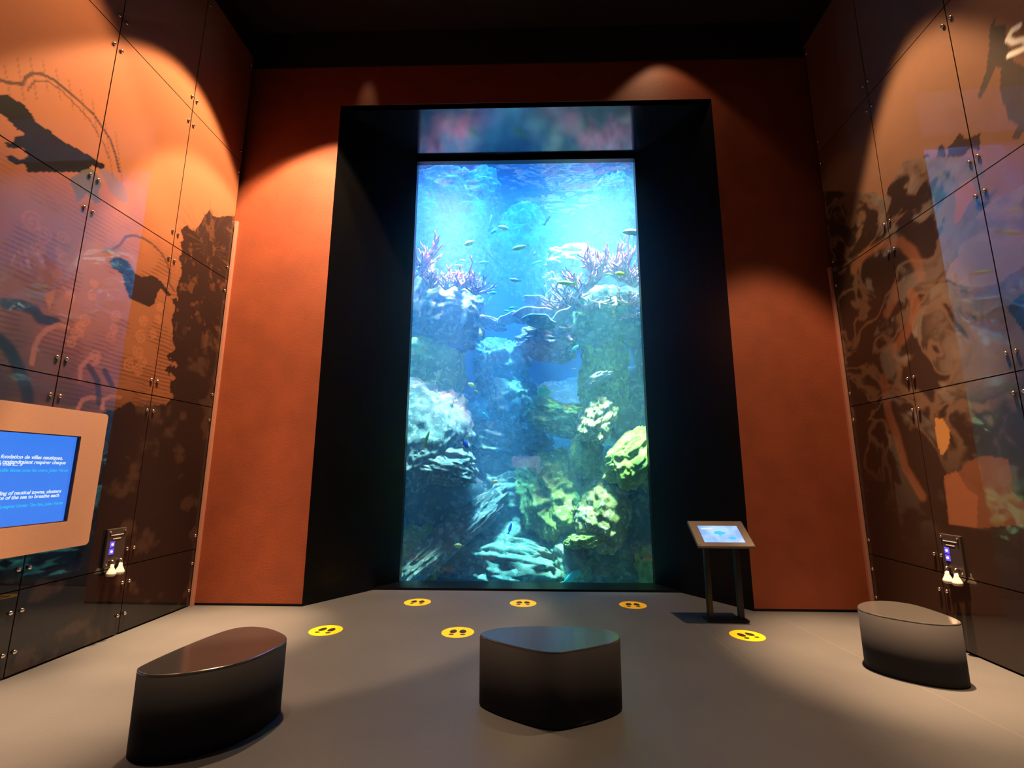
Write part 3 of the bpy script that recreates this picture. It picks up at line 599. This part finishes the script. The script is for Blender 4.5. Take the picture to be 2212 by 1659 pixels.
def art_right(P):
    q = np.stack([P[:, 0], P[:, 1], 0 * P[:, 0]], 1); w = fbm(q * 1.1 + 31, 3); n = fbm(q * 1.3 + np.stack([w, w * 1.5, w], 1) * 1.6 + 3, 5); n2 = fbm(q * 4.5 + 2.0 * w[:, None] + 21, 4)
    col = (np.array([.20, .105, .062])) * (1 + .08 * n2)[:, None]
    def lay(mask, c, a=1.):
        nonlocal col; m = (mask * a)[:, None]; col = col * (1 - m) + c * m
    e = np.stack([.03 * n2, .03 * n2], 1)
    mass = inpoly(P + e * 2, RA['mass']) * 1.
    lay(mass, BRN * .45, .97); lay(mass * smooth(np.abs(n + .5 * n2), .16, .02) * smooth(P[:, 1], .9, 2.4), np.array([.16, .095, .06]), .8); lay(mass * smooth(n2, .05, .3) * smooth(P[:, 1], .6, 2.6) * (P[:, 0] < 5.3), GRY * 1.2, .45)
    for k in ('streak', 'streak2', 'streak3', 'rim'): lay(1 - smooth(dline(P, RA[k]) + .03 * n2, .03, .08), TAN * .75, .6)
    near = smooth(P[:, 0], 4.75, 4.3); lay(mass * near * smooth(P[:, 1] + .3 * n, 2.1, 2.6) * smooth(n2 + n, -.25, .3), np.array([.17, .12, .09]), .75)
    lay(inpoly(P + e, RA['pale']) * 1., np.array([.22, .15, .12]) * (1 - .5 * smooth(n2, -.1, .3))[:, None], .85); lay(inpoly(P + e, RA['hand']) * 1., TAN * .9, .9); lay(inpoly(P + e, RA['cave']) * 1., INK * 2)
    lay(inpoly(P + e, RA['slab']) * 1., TAN * .5, .8); lay(inpoly(P + e * .3, RA['tan1']) * 1., TAN * .7, .85)
    for k in ('kelp', 'kelp2', 'kelp3'): lay(inpoly(P + e * .5, RA[k]) * 1., BRN * .8)
    lay(inpoly(P + e * .4, RA['diver']) * 1., GRY * .35, .93)
    lay(inpoly(P, RA['oval']) * 1., np.array([.42, .20, .06]), .9)
    lay(1 - smooth(dline(P, RA['glow_squig']), .012, .03), np.array([.95, .92, .8]))  # glow of a bright squiggle put into the print as a pale stroke
    return col
m, N, L, B = M('printed_glass')
vc = N.new('ShaderNodeVertexColor'); vc.layer_name = 'Print'; L.new(vc.outputs['Color'], B.inputs['Base Color'])
B.inputs['Roughness'].default_value = .5; B.inputs['Coat Weight'].default_value = 1; B.inputs['Coat Roughness'].default_value = .015; B.inputs['Coat IOR'].default_value = 1.52; B.inputs['Specular IOR Level'].default_value = 0.05
mt_print = m
def standoff(parent, loc, s):
    bm = bmesh.new(); lathe(bm, [(0, -.004), (.011, -.004), (.011, .006), (.016, .006), (.017, .010), (.0155, .015), (.010, .019), (0, .020)], Matrix.Rotation(-s * PI / 2, 4, 'Y'), 12)
    o = bmobj('standoff', bm, mt_steel, parent, True); o.location = loc; return o
mt_edge = plain('dark_glass_edge', (0.03, 0.012, 0.008), .3)
WALLN = {-1: 'panel of the wall with the blue quotation screen', 1: 'panel of the wall beside the pale lit stool'}
ROWN = ['lowest', 'knee to head height', 'middle height', 'upper', 'topmost']
COLN = ['touching the copper corner', 'second from the copper corner', 'third from the copper corner', 'fourth from the copper corner', 'fifth from the copper corner']
proto = None
for s, YSx, art in ((-1, YSL, art_left), (1, YSR, art_right)):
    for ci in range(4):
        for ri in range(5):
            y1, y0 = YSx[ci] - .005, YSx[ci + 1] + .005; z0, z1 = ZS[ri] + .005, ZS[ri + 1] - .005
            if ci == 3 and ri in (0, 1): continue
            st = .014 if ci < 3 else .03; nyy, nzz = int((y1 - y0) / st) + 2, int((z1 - z0) / st) + 2
            yy, zz = np.meshgrid(np.linspace(y0, y1, nyy), np.linspace(z0, z1, nzz)); P = np.stack([yy.ravel(), zz.ravel()], 1)
            X0, k = (XL, KL) if s < 0 else (XR, KR); xx = X0 + k * (P[:, 0] - YB)
            nf = len(P); V = np.stack([xx, P[:, 0], P[:, 1]], 1)
            bk = [i for i in (0, nyy - 1, nf - 1, nf - nyy)]; vb = V[bk] + np.array([s * .012, 0, 0]); V = np.concatenate([V, vb])
            fs = []
            for j in range(nzz - 1):
                for i in range(nyy - 1):
                    f = (j * nyy + i, j * nyy + i + 1, (j + 1) * nyy + i + 1, (j + 1) * nyy + i); fs.append(f if s < 0 else f[::-1])
            b, t_, l_, r_ = list(range(nyy)), list(range(nf - nyy, nf)), list(range(0, nf, nyy)), list(range(nyy - 1, nf, nyy))
            ng = len(fs); fs += [tuple(b) + (nf + 1, nf), tuple(t_) + (nf + 2, nf + 3), tuple(l_) + (nf + 3, nf), tuple(r_) + (nf + 2, nf + 1), (nf, nf + 1, nf + 2, nf + 3)]
            base = Vector((wx(s, (y0 + y1) / 2), (y0 + y1) / 2, z0)); V = V - np.array(base)
            col = np.clip(art(P), 0, 1)
            lab = 'printed glass ' + WALLN[s] + ', ' + ROWN[ri] + ' row, ' + COLN[ci]
            root = empty('glass_wall_panel', base, 0, label=lab, cat='wall panel', group='printed glass panels')
            o = pymesh('glass_sheet', V, fs, mt_print, root); o.data.materials.append(mt_edge)
            for fi in range(ng, len(fs)): o.data.polygons[fi].material_index = 1
            ca = o.data.color_attributes.new('Print', 'FLOAT_COLOR', 'POINT'); buf = np.ones((len(V), 4), np.float32); buf[:nf, :3] = col; buf[nf:, :3] = .02
            ca.data.foreach_set('color', buf.ravel())
            for zz_ in ((z0 + .155, z1 - .16) if ri else (.185, .49)):
                for yy_ in (y0 + .037, y1 - .037):
                    loc = Vector((wx(s, yy_), yy_, zz_)) - base
                    if proto is None or proto[0] != s: proto = (s, standoff(root, loc, s))
                    else:
                        c = proto[1].copy(); COL.objects.link(c); c.parent = root; c.location = loc

# ================================================================ quotation screen on the wall
px_ = XL + .0
root = empty('information_screen', (wx(-1, 3.48) + .004, 3.48, 1.51), 0, label='wide blue quotation screen in an apricot metal frame on the printed wall', cat='screen')
bm = bmesh.new()
def rr(w, h, r, n=6):
    P = []
    for cx, cy, a0 in ((w / 2 - r, h / 2 - r, 0), (-w / 2 + r, h / 2 - r, PI / 2), (-w / 2 + r, -h / 2 + r, PI), (w / 2 - r, -h / 2 + r, 1.5 * PI)):
        P += [(cx + r * math.cos(a0 + PI / 2 * i / n), cy + r * math.sin(a0 + PI / 2 * i / n)) for i in range(n + 1)]
    return P
def framemesh(bm, w, h, r, w2, h2, r2, x0, x1, tf=lambda p: p):
    A, Bq = rr(w, h, r), rr(w2, h2, r2)
    v = {}
    for key, Q, x in (('a0', A, x0), ('a1', A, x1), ('b0', Bq, x0), ('b1', Bq, x1)): v[key] = [bm.verts.new(tf(Vector((x, p[0], p[1])))) for p in Q]
    n = len(A)
    for i in range(n):
        j = (i + 1) % n
        bm.faces.new((v['a1'][i], v['a1'][j], v['b1'][j], v['b1'][i])); bm.faces.new((v['a0'][i], v['b0'][i], v['b0'][j], v['a0'][j]))
        bm.faces.new((v['a0'][i], v['a0'][j], v['a1'][j], v['a1'][i])); bm.faces.new((v['b0'][j], v['b0'][i], v['b1'][i], v['b1'][j]))
framemesh(bm, 1.76, 1.18, .035, 1.28, .73, .004, 0, .04)
bmobj('frame', bm, mt_panel, root)
bm = bmesh.new(); box(bm, (.006, 0, 0), (.010, 1.279, .729)); scr = bmobj('display', bm, mt_screen_l, root)
bm = bmesh.new(); framemesh(bm, 1.2795, .7295, .004, 1.262, .716, .003, .0115, .036); bmobj('inner_edge', bm, mt_base, root)
def text(body, y, z, size, m, parent, x=.0125, align='RIGHT', shear=.22):
    c = bpy.data.curves.new('caption', 'FONT'); c.body = body; c.size = size; c.align_x = align; c.shear = shear; c.extrude = .0006; c.offset = .0008; c.space_line = .92
    tmp = bpy.data.objects.new('tmp', c); COL.objects.link(tmp); me = bpy.data.meshes.new_from_object(tmp.evaluated_get(bpy.context.evaluated_depsgraph_get())); bpy.data.objects.remove(tmp)
    o = bpy.data.objects.new('caption', me); COL.objects.link(o); me.materials.clear(); me.materials.append(m); o.parent = parent; o.location = (x, y, z); o.rotation_euler = (PI / 2, 0, PI / 2); return o
def lp(u, v): y, z = onwall(u, v, -1); return y - 3.48, z - 1.51
for body, u, v, sz, m in (('Je concevrais la fondation de villes nautiques,', 132, 993, .042, mt_txt), ('comme le Nautilus reviendraient respirer chaque', 138, 1003, .042, mt_txt),
   ('la surface des mers... \u00bb', 44, 1006, .042, mt_txt), ('Jules Verne, Vingt mille lieues sous les mers, Jules Verne', 143, 1019, .036, mt_txtc),
   ('I imagine the founding of nautical towns, clusters', 128, 1064, .040, mt_txt), ('return to the surface of the sea to breathe each', 124, 1073, .040, mt_txt),
   ('Twenty Thousand Leagues Under The Sea, Jules Verne', 132, 1089, .034, mt_txtc)):
    y, z = lp(u, v); o = text(body, y, z, sz, m, scr); o['label'] = ('white' if m == mt_txt else 'cyan') + ' line of slanted text'

# ================================================================ audio boxes on both walls
def audio(y, z, s, label):
    root = empty('audio_guide_box', (wx(s, y) - s * .003, y, z), 0 if s < 0 else PI, label=label, cat='audio box', group='audio boxes with two listening horns')
    bm = bmesh.new(); box(bm, (.012, 0, .0), (.024, .215, .35), None, .006); bmobj('casing', bm, mt_bezel, root)
    for yy, zz in ((-.085, .15), (.085, .15), (-.085, -.15), (.085, -.15)):
        bm = bmesh.new(); lathe(bm, [(0, 0), (.008, 0), (.009, .006), (.006, .010), (0, .0105)], Matrix.Translation((.024, yy, zz)) @ Matrix.Rotation(PI / 2, 4, 'Y'), 12); bmobj('screw_cap', bm, mt_steel, root, True)
    for zz, w in ((.115, .14), (.08, .09)):
        bm = bmesh.new(); box(bm, (.025, 0.0, zz), (.003, w, .007)); bmobj('title_line', bm, mt_white, root)['label'] = 'pale printed line'
    for zz in (.03, -.035):
        bm = bmesh.new(); box(bm, (.025, -.045 * 1, zz), (.003, .05, .055), None, .001); w_ = bmobj('button_window', bm, mt_ledh, root); w_['label'] = 'violet glowing window'
        bm = bmesh.new(); lathe(bm, [(0, 0), (.011, 0), (.010, .004), (0, .005)], Matrix.Translation((.0265, -.045, zz)) @ Matrix.Rotation(PI / 2, 4, 'Y'), 12); bmobj('button_light', bm, mt_led, w_, True)
    for yy in (-.045, .05):
        h = Matrix.Translation((.05, yy, -.145))
        bm = bmesh.new(); tube(bm, [(.02, yy, -.125), (.05, yy, -.12), (.06, yy, -.14), (.055, yy, -.165)], [.012, .014, .012, .011], 10); hk = bmobj('hook', bm, mt_steel, root, True)
        bm = bmesh.new(); lathe(bm, [(0, .055), (.014, .055), (.016, .03), (.026, .005), (.038, -.02), (.041, -.04), (.032, -.052), (0, -.056)], Matrix.Translation((.055, yy, -.205)), 20); bmobj('listening_horn', bm, mt_white, root, True)
audio(4.675, .85, -1, 'audio box with white horns and violet lights beside the blue quotation screen')
audio(4.655, .84, 1, 'audio box with white horns and violet lights on the wall above the pale stool')

# ================================================================ pebble shaped stools
def crom(P, n=10, ):
    out = []; k = len(P)
    for i in range(k):
        a, b, c, d = (Vector(P[(i + j) % k]) for j in (-1, 0, 1, 2))
        for t in range(n):
            t /= n; out.append(.5 * ((2 * b) + (c - a) * t + (2 * a - 5 * b + 4 * c - d) * t * t + (3 * b - a - 3 * c + d) * t ** 3))
    return out
def stool(label, P, h=.45):
    c = Vector((sum(p[0] for p in P) / len(P), sum(p[1] for p in P) / len(P)))
    pts = [p - c for p in crom([Vector(p) for p in P])]
    ar = sum(pts[i].x * pts[(i + 1) % len(pts)].y - pts[(i + 1) % len(pts)].x * pts[i].y for i in range(len(pts)))
    if ar < 0: pts = pts[::-1]
    root = empty('pebble_stool', (c.x, c.y, 0), 0, label=label, cat='stool', group='pebble shaped stools')
    def shell(nm, prof, m):
        bm = bmesh.new(); rings = []
        for inset, z in prof:
            ring = []
            for i, p in enumerate(pts):
                t = (pts[(i + 1) % len(pts)] - pts[i - 1]).normalized(); nrm = Vector((t.y, -t.x)); ring.append(bm.verts.new((p.x - nrm.x * inset, p.y - nrm.y * inset, z)))
            rings.append(ring)
        n = len(pts)
        for a, b in zip(rings, rings[1:]):
            for i in range(n): bm.faces.new((a[i], a[(i + 1) % n], b[(i + 1) % n], b[i]))
        bm.faces.new(rings[0][::-1]); bm.faces.new(rings[-1]); return bmobj(nm, bm, m, root)
    b = shell('body', [(.012, 0), (.002, .012), (0, h - .012)], mt_stoolside)
    for p in b.data.polygons: p.use_smooth = len(p.vertices) == 4
    t = shell('seat', [(0, h - .012), (.0, h - .006), (.002, h - .002), (.006, h)], mt_stool)
stool('blue topped pebble stool standing alone before the aquarium window', [(-.310, 3.56), (-.12, 3.40), (.15, 3.272), (.36, 3.33), (.57, 3.45), (.655, 3.56), (.62, 3.70), (.42, 3.785), (.10, 3.79), (-.17, 3.745), (-.29, 3.66)])
stool('dark grey pebble stool on the warm floor near the quotation screen', [(-2.262, 3.02), (-2.235, 2.915), (-2.10, 2.855), (-1.90, 2.90), (-1.70, 3.06), (-1.615, 3.33), (-1.66, 3.50), (-1.85, 3.655), (-2.03, 3.70), (-2.15, 3.62), (-2.225, 3.35)])
stool('pale lit pebble stool beside the dark wall and the copper corner', [(2.80, 4.30), (2.86, 4.13), (3.02, 3.985), (3.18, 3.935), (3.32, 3.97), (3.385, 4.09), (3.40, 4.30), (3.37, 4.50), (3.24, 4.60), (3.05, 4.58), (2.88, 4.46)])

# ================================================================ touch screen stand
root = empty('touchscreen_stand', (2.17, 5.59, 0), 0, label='dark metal touchscreen stand with a glowing blue display beside the black portal', cat='touchscreen stand')
bm = bmesh.new(); box(bm, (-.0, -.03, .012), (.44, .17, .024), None, .004); bmobj('base_plate', bm, mt_metal, root)
for sx in (-.165, .165):
    bm = bmesh.new(); box(bm, (sx, -.03, .42), (.055, .06, .80), None, .006); bmobj('leg', bm, mt_metal, root)
sl = math.atan2(.235, .31); R_ = Matrix.Rotation(sl, 3, 'X'); hc = Vector((-.03, -.12, .905))
bm = bmesh.new(); box(bm, hc, (.61, .385, .035), R_, .01); head = bmobj('screen_case', bm, mt_bezel, root)
def hp(x, y, z): return hc + R_ @ Vector((x, y, z))
bm = bmesh.new(); box(bm, hp(0, -.012, .0185), (.43, .245, .003), R_)
m, N, L, B = M('kiosk_display'); tc = N.new('ShaderNodeTexCoord'); g = N.new('ShaderNodeTexNoise'); g.inputs['Scale'].default_value = 5; L.new(tc.outputs['Object'], g.inputs[0])
cr = N.new('ShaderNodeValToRGB'); cr.color_ramp.elements[0].color = (.10, .30, .85, 1); cr.color_ramp.elements[0].position = .4; cr.color_ramp.elements[1].color = (.28, .50, 1, 1); cr.color_ramp.elements[1].position = .6
L.new(g.outputs['Fac'], cr.inputs[0]); L.new(cr.outputs[0], B.inputs['Emission Color']); B.inputs['Emission Strength'].default_value = 1.4; B.inputs['Base Color'].default_value = (.01, .01, .01, 1)
dsp = bmobj('display', bm, m, head)
def decal(nm, P, m, z=.0215):
    bm = bmesh.new(); a = [bm.verts.new(hp(x, y, z - .001)) for x, y in P]; b = [bm.verts.new(hp(x, y, z)) for x, y in P]
    bm.faces.new(b); n = len(P)
    for i in range(n): bm.faces.new((a[i], a[(i + 1) % n], b[(i + 1) % n], b[i]))
    return bmobj(nm, bm, m, head)
decal('title_bar', [(-.19, .055), (-.065, .055), (-.065, .075), (-.19, .075)], mt_txt)['label'] = 'white title bar on the display'
mt_cy = glow('cyan_icon_glow', (.05, .62, .95), 1.0)
decal('fish_icon', [(-.075, .0), (-.05, .025), (.0, .03), (.035, .012), (.07, .008), (.04, -.004), (.045, -.02), (.01, -.022), (-.01, -.045), (-.03, -.022), (-.06, -.016)], mt_cy)['label'] = 'cyan fish picture on the display'
decal('fish_icon', [(.055, -.07), (.085, -.055), (.12, -.06), (.145, -.078), (.12, -.095), (.08, -.09)], mt_cy)['label'] = 'small cyan fish picture on the display'
for x, y in ((-.285, -.172), (.285, -.172), (-.285, .172), (.285, .172)):
    bm = bmesh.new(); lathe(bm, [(0, 0), (.008, 0), (.008, .004), (.005, .007), (0, .0075)], Matrix.Translation(hp(x, y, .0175)) @ R_.to_4x4(), 12); bmobj('screw_cap', bm, mt_steel, head, True)

# ================================================================ floor stickers
def shoe(bm, cx, cy, a, r=.0):
    ca, sa = math.cos(a), math.sin(a)
    def put(P):
        v = [bm.verts.new((cx + x * ca - y * sa, cy + x * sa + y * ca, .0022)) for x, y in P]; bm.faces.new(v)
    put([(.036 * math.cos(t) * (1 - .15 * math.sin(t)), .026 + .054 * math.sin(t)) for t in np.linspace(0, 2 * PI, 20, endpoint=False)])
    put([(.027 * math.cos(t), -.060 + .026 * math.sin(t) if math.sin(t) < 0 else -.060 + .016 * math.sin(t)) for t in np.linspace(0, 2 * PI, 14, endpoint=False)])
def sticker(x, y, rz, label, first=None):
    if first is None:
        root = empty('floor_sticker', (x, y, 0), rz)
        bm = bmesh.new(); lathe(bm, [(.1625, 0), (.1625, .0012), (0, .0012)], Matrix.Identity(4), 48); bmobj('disc', bm, mt_yellow, root)
        bm = bmesh.new(); shoe(bm, -.050, 0, -.10); bmobj('shoe_print', bm, mt_ink, root)['label'] = 'black shoe print'
        bm = bmesh.new(); shoe(bm, .050, 0, .10); bmobj('shoe_print', bm, mt_ink, root)['label'] = 'black shoe print'
        for c in root.children:
            if c.name.startswith('shoe'):
                for v in c.data.vertices: v.co.z = .0018
    else:
        root = first.copy(); COL.objects.link(root); root.location = (x, y, 0); root.rotation_euler = (0, 0, rz)
        for ch in first.children: c = ch.copy(); COL.objects.link(c); c.parent = root
    return tag(root, label, 'floor sticker', 'yellow footprint stickers')
s0 = sticker(-1.322, 6.147, 0, 'yellow footprint sticker at the sill, nearest the portal side with the quotation screen')
for x, y, a, lb in ((-.029, 6.154, 0, 'yellow footprint sticker at the sill, in the middle of its row of three'), (1.293, 6.122, -.1, 'yellow footprint sticker at the sill, the one by the touchscreen stand'),
    (-2.009, 5.077, -.12, 'orange yellow footprint sticker out in front of the portal edge, behind the dark grey stool'), (-.675, 5.069, 0, 'yellow footprint sticker just behind and beside the blue topped stool'),
    (2.176, 5.076, .25, 'orange yellow footprint sticker in front of the touchscreen stand')): sticker(x, y, a, lb, s0)
